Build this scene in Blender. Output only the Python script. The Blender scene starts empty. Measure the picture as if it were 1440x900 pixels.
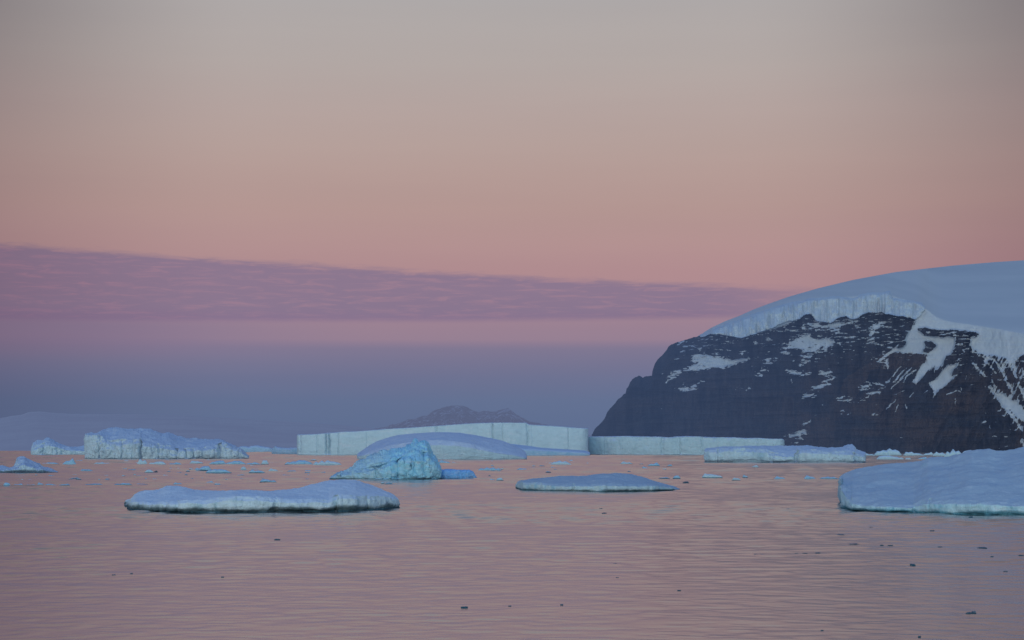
import bpy, math, random
import numpy as np
R = math.radians
C = bpy.data.collections.new('antarctic_bay'); bpy.context.scene.collection.children.link(C)
scene = bpy.context.scene
H, F, HV = 10.0, 2400.0, 630.0          # eye height, focal length in photo pixels, horizon row

def depth(v): return F * H / (v - HV)
def px(u, Y): return (u - 720.0) / F * Y
def pz(v, Y): return H - (v - HV) / F * Y
def s2l(c): return tuple((x/255/12.92 if x/255 <= .04045 else ((x/255+.055)/1.055)**2.4) for x in c)
def L(r, g, b, a=1.0): return s2l((r, g, b)) + (a,)

# ------------------------------------------------------------------ noise
_rs = np.random.RandomState(7)
_perm = _rs.permutation(256); _perm = np.concatenate([_perm, _perm, _perm]); _val = _rs.rand(256)*2-1
def vnoise(x, y, z):
    xi, yi, zi = np.floor(x).astype(int), np.floor(y).astype(int), np.floor(z).astype(int)
    xf, yf, zf = x-xi, y-yi, z-zi
    u, v, w = [t*t*t*(t*(t*6-15)+10) for t in (xf, yf, zf)]
    def h(a, b, c): return _val[_perm[(_perm[(_perm[a & 255] + b) & 255] + c) & 255]]
    def lp(a, b, t): return a+(b-a)*t
    x1 = lp(h(xi, yi, zi), h(xi+1, yi, zi), u); x2 = lp(h(xi, yi+1, zi), h(xi+1, yi+1, zi), u)
    x3 = lp(h(xi, yi, zi+1), h(xi+1, yi, zi+1), u); x4 = lp(h(xi, yi+1, zi+1), h(xi+1, yi+1, zi+1), u)
    return lp(lp(x1, x2, v), lp(x3, x4, v), w)
def fbm(x, y, z, o=4, g=.5):
    s = 0; a = 1; t = 0
    for k in range(o):
        s = s + a*vnoise(x+17.3*k, y+5.1*k, z+9.7*k); t += a; a *= g; x = x*2.03; y = y*2.03; z = z*2.03
    return s/t
def ridge(x, y, z, o=4, g=.5):
    s = 0; a = 1; t = 0
    for k in range(o):
        s = s + a*(1-2*np.abs(vnoise(x+11.3*k, y+3.1*k, z+7.7*k))); t += a; a *= g; x = x*2.03; y = y*2.03; z = z*2.03
    return s/t
def sm(a, b, x):
    t = np.clip((x-a)/(b-a), 0, 1); return t*t*(3-2*t)

# ------------------------------------------------------------------ node helpers
class NT:
    def __init__(s, tree): s.t = tree; s.n = tree.nodes; s.l = tree.links
    def node(s, typ, **kw):
        n = s.n.new(typ)
        for k, v in kw.items(): setattr(n, k, v)
        return n
    def put(s, sock, v):
        if hasattr(v, 'node'): s.l.new(v, sock)
        else: sock.default_value = v
    def m(s, op, a, b=0.0, c=None, clamp=False):
        n = s.node('ShaderNodeMath', operation=op, use_clamp=clamp)
        s.put(n.inputs[0], a); s.put(n.inputs[1], b)
        if c is not None: s.put(n.inputs[2], c)
        return n.outputs[0]
    def step(s, x, a, b, lo=0.0, hi=1.0):
        n = s.node('ShaderNodeMapRange', interpolation_type='SMOOTHSTEP')
        s.put(n.inputs[0], x); s.put(n.inputs[1], a); s.put(n.inputs[2], b); s.put(n.inputs[3], lo); s.put(n.inputs[4], hi)
        return n.outputs[0]
    def mix(s, f, a, b, blend='MIX'):
        n = s.node('ShaderNodeMix', data_type='RGBA', blend_type=blend)
        s.put(n.inputs[0], f); s.put(n.inputs[6], a); s.put(n.inputs[7], b)
        return n.outputs[2]
    def comb(s, x, y, z):
        n = s.node('ShaderNodeCombineXYZ'); s.put(n.inputs[0], x); s.put(n.inputs[1], y); s.put(n.inputs[2], z); return n.outputs[0]
    def sep(s, v):
        n = s.node('ShaderNodeSeparateXYZ'); s.put(n.inputs[0], v); return n.outputs
    def noise(s, vec, scale, detail=4, rough=.5, dist=0.0):
        n = s.node('ShaderNodeTexNoise'); s.put(n.inputs['Vector'], vec); n.inputs['Scale'].default_value = scale
        n.inputs['Detail'].default_value = detail; n.inputs['Roughness'].default_value = rough; n.inputs['Distortion'].default_value = dist
        return n.outputs[0]
    def vscale(s, vec, sc):
        n = s.node('ShaderNodeVectorMath', operation='MULTIPLY'); s.put(n.inputs[0], vec); n.inputs[1].default_value = sc; return n.outputs[0]
    def ramp(s, x, stops):
        n = s.node('ShaderNodeValToRGB'); cr = n.color_ramp
        while len(cr.elements) < len(stops): cr.elements.new(.5)
        for e, (p, c) in zip(cr.elements, stops): e.position = p; e.color = c
        s.put(n.inputs[0], x); return n.outputs[0]
def new_mat(name):
    m = bpy.data.materials.new(name); m.use_nodes = True; m.node_tree.nodes.clear(); return m, NT(m.node_tree)
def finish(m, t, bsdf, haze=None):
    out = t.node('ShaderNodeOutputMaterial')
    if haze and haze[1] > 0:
        e = t.node('ShaderNodeEmission'); t.put(e.inputs[0], haze[0]); e.inputs[1].default_value = 1.0  # distance haze mixed into the surface as a constant glow
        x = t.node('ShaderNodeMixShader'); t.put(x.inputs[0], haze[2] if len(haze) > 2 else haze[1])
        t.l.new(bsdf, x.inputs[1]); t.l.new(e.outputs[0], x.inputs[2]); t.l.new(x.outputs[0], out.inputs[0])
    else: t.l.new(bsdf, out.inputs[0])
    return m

# ------------------------------------------------------------------ materials
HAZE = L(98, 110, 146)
def ice_mat(name, snow=(.70, .80, .92), face=(.60, .78, .80), deep=(.20, .52, .70), blue=0.0, haze=0.0, size=1.0, wet_shade=0.5, mottle=.5, facing=(.25, .75), bump=.75, dirt=(.36, .46, .52), wet_shade_c=(.045, .13, .16), bluex=None):
    """size = feature size in metres"""
    m, t = new_mat(name)
    g = t.node('ShaderNodeNewGeometry'); pos = g.outputs['Position']; P = t.sep(pos); N = t.sep(g.outputs['Normal'])
    n1 = t.noise(pos, .35/size, 6, .6, .6)
    n2 = t.noise(t.vscale(pos, (1, 1, 2.2)), 1.3/size, 6, .65, .3)
    n3 = t.noise(t.vscale(pos, (1, 1, .35)), .9/size, 5, .6)
    up = t.m('ADD', N[2], t.m('MULTIPLY', t.m('SUBTRACT', n1, .5), .7))
    f = t.step(up, facing[0], facing[1])
    vein = t.step(n3, .48, .70)
    fc = t.mix(t.m('MULTIPLY', vein, mottle), face+(1,), deep+(1,))
    fc = t.mix(t.m('MULTIPLY', t.step(n2, .50, .72), .4*mottle), fc, dirt+(1,))
    fc = t.mix(t.m('MULTIPLY', t.step(n2, .50, .30), .5), fc, (.84, .88, .90, 1))
    sc = t.mix(t.m('MULTIPLY', t.step(n1, .42, .72), .45), snow+(1,), (snow[0]*.72, snow[1]*.82, snow[2]*.96, 1))
    sc = t.mix(t.m('MULTIPLY', t.step(n2, .52, .68), .25), sc, (.86, .90, .93, 1))
    col = t.mix(f, fc, sc)
    if blue > 0:
        if bluex: blue = t.step(P[0], bluex[0], bluex[1], .12, blue); col = t.mix(t.step(P[0], bluex[1], bluex[0], 0, .5), col, (.62, .78, .80, 1))
        bl2 = t.m('MULTIPLY', blue, .35)
        col = t.mix(t.m('MULTIPLY', t.step(n2, .25, .75), blue), col, (.32, .84, 1.0, 1))
        col = t.mix(t.m('MULTIPLY', t.step(n1, .50, .62), bl2), col, (.66, .90, 1.0, 1))
    # wet, dark foot just above the water; undercut shade painted into its colour
    zz = t.m('SUBTRACT', P[2], t.m('MULTIPLY', t.m('SUBTRACT', n1, .45), 2.2*wet_shade))
    wet_shade_f = t.step(zz, wet_shade, wet_shade*.25)
    wet_shade_f = t.m('MULTIPLY', wet_shade_f, t.step(N[2], .75, .35))
    col = t.mix(t.m('MULTIPLY', wet_shade_f, .85), col, wet_shade_c+(1,))
    col = t.mix(t.m('MULTIPLY', t.step(P[2], wet_shade*.4, wet_shade*.1), .7), col, (.03, .12, .18, 1))
    b = t.node('ShaderNodeBsdfPrincipled'); t.put(b.inputs['Base Color'], col)
    b.inputs['Roughness'].default_value = .75; b.inputs['Specular IOR Level'].default_value = .2
    bp = t.node('ShaderNodeBump'); bp.inputs['Strength'].default_value = bump; bp.inputs['Distance'].default_value = .35*size
    hh = t.m('ADD', n2, t.m('MULTIPLY', t.noise(pos, 5.0/size, 4, .6), .35)); t.l.new(hh, bp.inputs['Height']); t.l.new(bp.outputs[0], b.inputs['Normal'])
    return finish(m, t, b.outputs[0], (HAZE, haze))

def grid_faces(rows, cols, mask=None):
    i, j = np.meshgrid(np.arange(rows-1), np.arange(cols-1), indexing='ij')
    a = i*cols+j
    f = np.stack([a, a+1, a+cols+1, a+cols], -1)
    return (f[mask] if mask is not None else f).reshape(-1, 4)
def make_mesh(name, V, Fc, mat, parent=None, loc=(0, 0, 0), attrs=None, smooth=True):
    used = np.unique(Fc); remap = -np.ones(len(V), int); remap[used] = np.arange(len(used))
    V2 = V[used]-np.array(loc); Fc = remap[Fc]
    me = bpy.data.meshes.new(name)
    me.vertices.add(len(V2)); me.vertices.foreach_set('co', V2.astype(np.float32).ravel())
    me.loops.add(Fc.size); me.loops.foreach_set('vertex_index', Fc.astype(np.int32).ravel())
    me.polygons.add(len(Fc)); me.polygons.foreach_set('loop_start', np.arange(0, Fc.size, 4, dtype=np.int32))
    me.polygons.foreach_set('use_smooth', np.full(len(Fc), smooth))
    for k, a in (attrs or {}).items():
        at = me.attributes.new(k, 'FLOAT', 'POINT'); at.data.foreach_set('value', a[used].astype(np.float32))
    me.update(calc_edges=True); me.validate()
    me.materials.append(mat)
    o = bpy.data.objects.new(name, me); C.objects.link(o)
    if parent is not None: o.parent = parent
    else: o.location = loc
    return o
def tag(o, label, cat, group=None, kind=None):
    if kind: o['kind'] = kind
    o['label'] = label; o['category'] = cat
    if group: o['group'] = group
    return o

def interp(poly, u):
    p = np.array(poly, float); return np.interp(u, p[:, 0], p[:, 1])

# ------------------------------------------------------------------ icebergs: lofted along the sight line from waterline to crest to back
def berg(name, label, cat, crest, base, mat, D, lip=None, parts=True, n=260, amp=.4, nsc=3.0, flute=0.0, fsc=6.0, notch=.5,
         p=3.0, cat_at=.5, cracks=(), group=None, seed=0.0, uu=None, jag=0.0, rows=(26, 26, 14), lipd=.04, ledge=None, shape=1.0, snow_mat=None, und=0.0, rag=0.0):
    u0, u1 = crest[0][0], crest[-1][0]
    q = np.linspace(0, 1, n); q = .5-.5*np.cos(q*math.pi)*1.0; q = .35*np.linspace(0, 1, n)+.65*q
    u = u0+(u1-u0)*q
    tt = np.abs(2*q-1); w = np.maximum((1-tt**p), 0)**(1/p); w = np.maximum(w, .015)
    Yf = depth(interp(base, u)) + D*.22*(1-w)
    Dw = D*w
    cv = interp(crest, u); lv = interp(lip, u) if lip else cv
    if jag: cv = cv + jag*fbm(u*.15+seed, u*0+3.3, u*0, 5, .6)
    Yl = Yf+Dw*lipd; Yc = Yf+Dw*cat_at
    zl = np.maximum(pz(lv, Yl), .06); 
    zc = np.maximum(pz(cv, Yc), zl*.98) if lip else zl*1.0
    if not lip: zl = zl*.93; 
    nt = notch*np.minimum(1, Dw/(notch*8+1e-6))*np.clip(.9+1.5*fbm((u-u0)*.045+seed*3, u*0, u*0+1, 4, .6), .1, 2.4)
    if lip: lv = lv + rag*fbm((u-u0)*.10+seed*5, u*0, u*0+6, 4, .65)
    R1, R2, R3 = rows
    prof = [(Yf+nt*1.8, 0*u-max(.4, notch*1.5)), (Yf+nt, 0*u), (Yf+nt*.9, zl*.10), (Yf+nt*.25, zl*.24), (Yf, zl*.42), (Yf+nt*.1, zl*.75), (Yl, zl)]
    pk = np.linspace(0, 1, R1)
    pos = np.array([0, .14, .22, .34, .5, .78, 1.0])
    Y = []; Z = []
    PY = np.array([a for a, b in prof]); PZ = np.array([b for a, b in prof])
    for s in pk:
        k = min(int(np.searchsorted(pos, s, side='right'))-1, 5); f = (s-pos[k])/(pos[k+1]-pos[k])
        Y.append(PY[k]*(1-f)+PY[k+1]*f); Z.append(PZ[k]*(1-f)+PZ[k+1]*f)
    for s in np.linspace(0, 1, R2+1)[1:]:
        Y.append(Yl+(Yc-Yl)*s); Z.append(zl+(zc-zl)*(math.sin(s*math.pi/2)*(1-.5*shape)+s*.5*shape))
    Ye = Yf+Dw
    for s in np.linspace(0, 1, R3+1)[1:]:
        Y.append(Yc+(Ye-Yc)*min(1, s*1.15)); Z.append(zc*(1-.45*s**2) if s < .9 else zc*.55*(1-s)*10-.5)
    Y = np.array(Y); Z = np.array(Z); rn = len(Y)
    U = np.broadcast_to(u, Y.shape)
    X = (U-720)/F*Y
    above = sm(-.2, .3*nsc*.3+.1, Z)
    fade = above*np.minimum(1, (Dw/(D*.25)))[None, :]
    sd = seed*13.7
    if flute or cracks:
        rowf = np.zeros(rn); rowf[2:R1+1] = 1; rowf = rowf[:, None]
        fl = flute*(ridge(X/fsc+sd, Z/(fsc*5), X*0+sd, 4, .55) + .5*fbm(X/fsc*2.1+sd, Z/fsc*.9, Y*0, 4)) 
        Yd = fl*rowf*fade
        for (uc, cw, cd) in cracks:
            wob = cw*.8*fbm(Z/4+uc, Z*0+uc, Z*0, 2)
            Yd = Yd + cd*np.exp(-((U-uc-wob)/cw)**2)*rowf*fade
        Y = Y+Yd
    # displacement along surface normal
    gx = np.gradient(np.stack([X, Y, Z], -1), axis=1); gy = np.gradient(np.stack([X, Y, Z], -1), axis=0)
    nn = np.cross(gx, gy); nn /= (np.linalg.norm(nn, axis=-1, keepdims=True)+1e-9)
    d = amp*(.65*fbm(X/nsc+sd, Y/nsc, Z/nsc+sd, 5, .55)+.35*ridge(X/nsc*1.7+sd, Y/nsc*1.7, Z/nsc*1.7, 4))
    lipfade = np.ones(rn); lipfade[R1:] = .7
    if und:
        topf = np.zeros(rn); topf[R1:] = 1; topf[R1:R1+6] = np.linspace(0, 1, 6)
        d = d+topf[:, None]*und*(ridge(X/(nsc*3.2)+sd, Y/(nsc*2.4), Z*0+sd, 4, .5)*.6+fbm(X/(nsc*1.3)+.6*Y/nsc+sd, Y/(nsc*2.2), Z*0+sd, 4)*.5)
    V = np.stack([X, Y, Z], -1)+nn*(d*fade*lipfade[:, None])[..., None]
    V = V.reshape(-1, 3)
    cx = float(px((u0+u1)/2, Yf.mean()+D/2)); cy = float(Yf.mean()+D/2); loc = (cx, cy, 0)
    fc = np.zeros((rn-1, n-1), bool)
    if parts:
        root = bpy.data.objects.new(name, None); C.objects.link(root); root.location = loc; root.empty_display_size = 1
        fc[:R1-1] = True
        make_mesh('ice_face', V, grid_faces(rn, n, fc), mat, root, loc)
        make_mesh('snow_top', V, grid_faces(rn, n, ~fc), snow_mat or mat, root, loc)
        o = root
    else:
        o = make_mesh(name, V, grid_faces(rn, n), mat, None, loc)
    return tag(o, label, cat, group)

M_floe = ice_mat('floe_ice', bump=.5, face=(.74, .86, .87), deep=(.30, .50, .54), facing=(.40, .85), size=1.9, wet_shade=1.0, mottle=.7, wet_shade_c=(.02, .06, .07))
M_floe_mid = ice_mat('mid_floe_ice', bump=.4, snow=(.43, .54, .66), face=(.58, .72, .74), facing=(.40, .85), size=1.8, wet_shade=.45, mottle=.6)
M_right = ice_mat('right_floe_ice', bump=.35, wet_shade_c=(.06, .28, .36), snow=(.50, .61, .71), face=(.60, .82, .86), deep=(.10, .40, .52), facing=(.38, .85), size=2.2, wet_shade=.7, mottle=.8)
M_blue = ice_mat('blue_ice', bump=1.0, bluex=(-44.0, -37.0), snow=(.42, .74, 1.0), face=(.55, .90, 1.0), deep=(.22, .70, 1.0), dirt=(.36, .80, 1.0), blue=.6, size=2.4, wet_shade=.55, mottle=.8, haze=.05)
M_far = ice_mat('far_berg_ice', snow=(.54, .68, .86), face=(.70, .88, .90), deep=(.30, .52, .60), size=7, wet_shade=1.2, mottle=.6, haze=.14)
M_block = ice_mat('blocky_berg_ice', snow=(.54, .67, .85), face=(.72, .86, .88), deep=(.38, .52, .60), dirt=(.36, .48, .56), size=9, wet_shade=1.2, mottle=.8, haze=.12)
M_dome = ice_mat('dome_berg_ice', snow=(.60, .72, .90), face=(.60, .78, .82), deep=(.48, .68, .76), size=14, wet_shade=.6, mottle=.25, haze=.12, facing=(.25, .42))
M_tab = ice_mat('tabular_ice', snow=(.66, .78, .90), face=(.66, .82, .84), deep=(.52, .70, .74), size=16, wet_shade=1.2, mottle=.5, haze=.13, bump=.4)
M_low = ice_mat('low_tabular_ice', snow=(.66, .76, .90), face=(.60, .78, .80), deep=(.42, .64, .68), size=8, wet_shade=1.0, mottle=.5, haze=.13)
M_rim = ice_mat('shore_ice', snow=(.48, .64, .86), face=(.42, .64, .80), size=5, wet_shade=.6, haze=.18)
M_bit = ice_mat('brash_ice_blue', snow=(.40, .60, .84), face=(.40, .66, .80), deep=(.08, .34, .60), blue=.25, size=1.5, wet_shade=.25, haze=.08)
M_ledge = ice_mat('ledge_ice', snow=(.26, .52, .98), face=(.24, .52, .95), deep=(.08, .30, .75), blue=.3, dirt=(.15, .42, .85), size=1.5, wet_shade=.25, haze=.05)
M_bitw = ice_mat('brash_ice_pale', snow=(.62, .78, .90), face=(.58, .78, .82), size=1.5, wet_shade=.25, haze=.08)
M_dark = ice_mat('brash_ice_clear', snow=(.10, .15, .22), face=(.06, .10, .15), deep=(.02, .05, .08), size=.3, wet_shade=.05)

# --- foreground floes
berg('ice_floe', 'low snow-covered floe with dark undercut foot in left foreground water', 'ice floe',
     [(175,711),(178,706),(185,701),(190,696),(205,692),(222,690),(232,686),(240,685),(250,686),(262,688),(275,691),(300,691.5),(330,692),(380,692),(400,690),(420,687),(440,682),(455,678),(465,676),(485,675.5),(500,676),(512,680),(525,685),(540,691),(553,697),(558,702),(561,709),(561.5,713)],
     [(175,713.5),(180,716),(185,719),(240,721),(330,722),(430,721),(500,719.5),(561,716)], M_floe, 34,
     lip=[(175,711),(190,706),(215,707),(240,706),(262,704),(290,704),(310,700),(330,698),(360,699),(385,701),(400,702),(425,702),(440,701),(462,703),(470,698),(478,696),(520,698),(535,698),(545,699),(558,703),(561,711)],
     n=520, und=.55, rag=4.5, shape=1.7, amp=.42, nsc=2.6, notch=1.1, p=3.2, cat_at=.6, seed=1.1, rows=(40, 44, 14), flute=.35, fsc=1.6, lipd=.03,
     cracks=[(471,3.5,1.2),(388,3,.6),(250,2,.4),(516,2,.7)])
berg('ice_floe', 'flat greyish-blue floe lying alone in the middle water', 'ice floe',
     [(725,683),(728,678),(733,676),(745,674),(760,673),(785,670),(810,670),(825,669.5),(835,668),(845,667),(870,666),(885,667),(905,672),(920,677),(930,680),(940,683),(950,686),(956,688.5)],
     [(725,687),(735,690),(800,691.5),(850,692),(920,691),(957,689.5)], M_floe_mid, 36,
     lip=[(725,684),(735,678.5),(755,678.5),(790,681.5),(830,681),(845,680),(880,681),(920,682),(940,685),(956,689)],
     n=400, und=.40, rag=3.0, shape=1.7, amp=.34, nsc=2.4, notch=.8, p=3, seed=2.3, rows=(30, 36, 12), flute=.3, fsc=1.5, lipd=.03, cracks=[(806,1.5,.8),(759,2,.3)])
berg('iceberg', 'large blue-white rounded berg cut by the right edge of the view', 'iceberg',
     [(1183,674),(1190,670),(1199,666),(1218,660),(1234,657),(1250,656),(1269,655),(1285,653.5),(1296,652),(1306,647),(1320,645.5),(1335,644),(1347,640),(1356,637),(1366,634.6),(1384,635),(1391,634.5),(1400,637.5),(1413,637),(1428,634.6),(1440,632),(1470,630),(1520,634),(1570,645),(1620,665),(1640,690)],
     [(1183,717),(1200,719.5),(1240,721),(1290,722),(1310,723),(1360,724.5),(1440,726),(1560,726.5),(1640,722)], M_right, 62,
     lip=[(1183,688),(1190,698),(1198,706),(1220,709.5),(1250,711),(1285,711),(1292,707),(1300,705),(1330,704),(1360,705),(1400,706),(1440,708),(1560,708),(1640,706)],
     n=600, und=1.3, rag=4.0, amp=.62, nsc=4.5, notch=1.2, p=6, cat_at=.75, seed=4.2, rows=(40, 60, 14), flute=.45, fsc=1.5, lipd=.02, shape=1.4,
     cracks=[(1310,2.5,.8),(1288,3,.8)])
# --- blue weathered berg
berg('iceberg', 'bright blue craggy berg with low ramp to the left in mid water', 'iceberg',
     [(463,673),(470,671),(480,666),(490,663),(497,659),(500,652),(505,648),(512,645),(520,642),(530,640),(540,637),(548,634),(556,630),(562,626),(568,628),(572,624),(578,624),(584,619.5),(590,623),(597,621),(602,623),(606,630),(607,638),(611,644),(614,652),(617,660),(619,668)],
     [(463,674.2),(540,674.6),(619,674.2)], M_blue, 34,
     lip=[(463,673.3),(480,670),(500,662),(520,657),(540,653),(560,646),(575,638),(588,634),(600,636),(608,648),(619,670)],
     n=360, amp=3.0, nsc=6.5, notch=1.2, p=2.6, cat_at=.35, seed=6.1, rows=(40, 40, 12), flute=1.2, fsc=4, rag=7.0, jag=4.5, lipd=.12, parts=False,
     cracks=[(560,4,3),(529,3,1.5),(594,3,1.5)])
berg('ice_ledge', 'deep blue flat ice block touching right flank of craggy blue berg', 'ice block',
     [(605,660),(612,660),(622,661),(636,660.5),(650,661.5),(660,661),(665,664),(668,669),(670,672)], [(605,673.3),(640,673.5),(670,673.2)], M_ledge, 12,
     n=160, amp=.6, nsc=2.2, notch=.5, p=5, jag=1.5, seed=3.3, rows=(20, 14, 8), parts=False)
# --- dome berg
berg('iceberg', 'smooth domed berg with blue swept top in front of long flat-topped iceberg', 'iceberg',
     [(502,639.5),(506,636),(513,631),(520,626),(530,620.5),(545,615.5),(560,611.5),(580,609.5),(600,608.5),(625,608),(645,608.5),(665,611.5),(690,616),(708,620),(722,626),(733,631),(739,636),(741,642)],
     [(502,646.2),(620,646.5),(741,646.4)], M_dome, 130,
     lip=[(502,641),(520,636),(545,628),(570,623),(600,620),(620,619),(640,620.5),(660,624),(680,629),(700,634),(722,638),(741,644)],
     n=320, amp=1.2, nsc=30, notch=1.0, p=3, cat_at=.55, seed=7.7, rows=(24, 40, 12), lipd=.03, shape=.6, flute=.6, fsc=18)
# --- tabular berg
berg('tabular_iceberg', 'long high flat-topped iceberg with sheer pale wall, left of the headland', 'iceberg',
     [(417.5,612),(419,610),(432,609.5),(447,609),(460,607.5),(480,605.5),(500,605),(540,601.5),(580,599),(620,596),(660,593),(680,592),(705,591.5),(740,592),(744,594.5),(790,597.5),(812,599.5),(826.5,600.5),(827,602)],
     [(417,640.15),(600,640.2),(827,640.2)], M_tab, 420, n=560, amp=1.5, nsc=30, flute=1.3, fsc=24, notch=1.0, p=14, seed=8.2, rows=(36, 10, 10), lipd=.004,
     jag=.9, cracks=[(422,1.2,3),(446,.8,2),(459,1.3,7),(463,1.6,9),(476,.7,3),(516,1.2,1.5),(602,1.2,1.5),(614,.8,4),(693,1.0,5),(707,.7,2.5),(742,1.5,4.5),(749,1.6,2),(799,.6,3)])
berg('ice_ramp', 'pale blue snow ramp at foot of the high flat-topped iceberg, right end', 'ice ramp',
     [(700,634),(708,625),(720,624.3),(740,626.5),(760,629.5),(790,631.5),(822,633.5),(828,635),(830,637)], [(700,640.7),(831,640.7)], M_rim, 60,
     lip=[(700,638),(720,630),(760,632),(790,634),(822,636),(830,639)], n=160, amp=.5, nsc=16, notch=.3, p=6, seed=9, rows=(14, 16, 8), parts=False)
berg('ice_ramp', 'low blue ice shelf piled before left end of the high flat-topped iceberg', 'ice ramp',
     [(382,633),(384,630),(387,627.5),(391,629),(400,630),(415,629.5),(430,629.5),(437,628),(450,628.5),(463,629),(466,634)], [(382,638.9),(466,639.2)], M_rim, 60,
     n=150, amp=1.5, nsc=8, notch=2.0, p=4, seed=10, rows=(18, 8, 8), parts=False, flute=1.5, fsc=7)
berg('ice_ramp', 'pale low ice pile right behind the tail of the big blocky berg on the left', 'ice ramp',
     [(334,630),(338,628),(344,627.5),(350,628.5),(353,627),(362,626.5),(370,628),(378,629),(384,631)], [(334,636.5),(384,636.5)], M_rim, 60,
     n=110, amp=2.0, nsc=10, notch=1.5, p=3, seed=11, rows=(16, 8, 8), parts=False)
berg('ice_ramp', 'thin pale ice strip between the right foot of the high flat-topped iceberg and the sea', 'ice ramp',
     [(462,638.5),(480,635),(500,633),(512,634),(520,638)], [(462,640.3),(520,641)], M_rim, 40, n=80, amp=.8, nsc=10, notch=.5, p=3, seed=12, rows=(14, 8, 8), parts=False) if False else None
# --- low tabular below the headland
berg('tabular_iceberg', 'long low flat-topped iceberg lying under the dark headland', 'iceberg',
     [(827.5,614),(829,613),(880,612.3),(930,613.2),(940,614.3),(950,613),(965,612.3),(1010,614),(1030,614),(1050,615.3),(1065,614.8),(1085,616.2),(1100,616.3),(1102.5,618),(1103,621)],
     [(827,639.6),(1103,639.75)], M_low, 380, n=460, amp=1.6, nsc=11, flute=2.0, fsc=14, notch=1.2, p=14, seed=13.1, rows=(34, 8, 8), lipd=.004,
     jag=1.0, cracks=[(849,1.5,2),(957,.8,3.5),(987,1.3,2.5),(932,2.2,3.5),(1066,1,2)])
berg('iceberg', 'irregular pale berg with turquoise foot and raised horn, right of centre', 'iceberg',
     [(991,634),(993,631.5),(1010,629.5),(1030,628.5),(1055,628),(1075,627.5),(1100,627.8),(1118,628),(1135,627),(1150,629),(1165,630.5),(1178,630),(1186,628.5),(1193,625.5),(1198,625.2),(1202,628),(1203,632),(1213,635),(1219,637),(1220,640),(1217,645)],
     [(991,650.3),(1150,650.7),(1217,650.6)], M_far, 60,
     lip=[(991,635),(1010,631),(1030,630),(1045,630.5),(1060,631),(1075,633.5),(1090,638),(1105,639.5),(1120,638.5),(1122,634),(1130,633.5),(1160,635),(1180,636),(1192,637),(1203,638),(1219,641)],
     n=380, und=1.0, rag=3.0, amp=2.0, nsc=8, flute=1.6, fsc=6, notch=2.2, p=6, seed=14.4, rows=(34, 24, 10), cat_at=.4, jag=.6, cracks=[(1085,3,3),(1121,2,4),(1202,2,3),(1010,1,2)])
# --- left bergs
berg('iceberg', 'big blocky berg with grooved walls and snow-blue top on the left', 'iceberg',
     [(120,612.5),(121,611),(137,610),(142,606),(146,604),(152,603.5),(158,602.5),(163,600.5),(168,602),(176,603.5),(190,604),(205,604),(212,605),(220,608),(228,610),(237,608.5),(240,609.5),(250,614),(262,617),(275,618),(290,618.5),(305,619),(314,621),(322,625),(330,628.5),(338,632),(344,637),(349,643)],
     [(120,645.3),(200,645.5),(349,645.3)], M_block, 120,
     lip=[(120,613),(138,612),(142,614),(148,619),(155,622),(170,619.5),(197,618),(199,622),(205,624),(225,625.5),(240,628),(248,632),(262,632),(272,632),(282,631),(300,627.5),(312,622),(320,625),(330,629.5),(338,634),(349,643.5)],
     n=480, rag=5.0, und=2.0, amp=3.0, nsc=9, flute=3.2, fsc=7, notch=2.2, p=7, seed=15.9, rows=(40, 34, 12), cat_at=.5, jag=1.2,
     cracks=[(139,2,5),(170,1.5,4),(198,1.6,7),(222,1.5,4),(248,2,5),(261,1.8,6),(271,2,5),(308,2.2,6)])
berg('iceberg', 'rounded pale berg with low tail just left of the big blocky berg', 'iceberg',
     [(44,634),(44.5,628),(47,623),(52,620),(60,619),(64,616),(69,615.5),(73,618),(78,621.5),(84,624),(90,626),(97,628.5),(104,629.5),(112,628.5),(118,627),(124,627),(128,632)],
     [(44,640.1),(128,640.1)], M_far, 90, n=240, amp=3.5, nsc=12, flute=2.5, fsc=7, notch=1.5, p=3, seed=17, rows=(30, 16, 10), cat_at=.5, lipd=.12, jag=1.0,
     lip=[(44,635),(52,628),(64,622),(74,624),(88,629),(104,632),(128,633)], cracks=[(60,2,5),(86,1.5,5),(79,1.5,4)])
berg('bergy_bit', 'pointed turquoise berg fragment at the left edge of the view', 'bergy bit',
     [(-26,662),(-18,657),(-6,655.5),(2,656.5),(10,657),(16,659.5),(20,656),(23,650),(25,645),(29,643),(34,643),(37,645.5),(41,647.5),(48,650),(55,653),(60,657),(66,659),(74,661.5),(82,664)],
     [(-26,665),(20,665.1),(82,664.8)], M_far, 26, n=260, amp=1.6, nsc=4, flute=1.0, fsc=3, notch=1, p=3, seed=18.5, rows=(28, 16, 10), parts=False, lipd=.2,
     lip=[(-26,663),(0,661),(22,657),(32,650),(44,655),(60,660),(82,664.3)])

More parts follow.
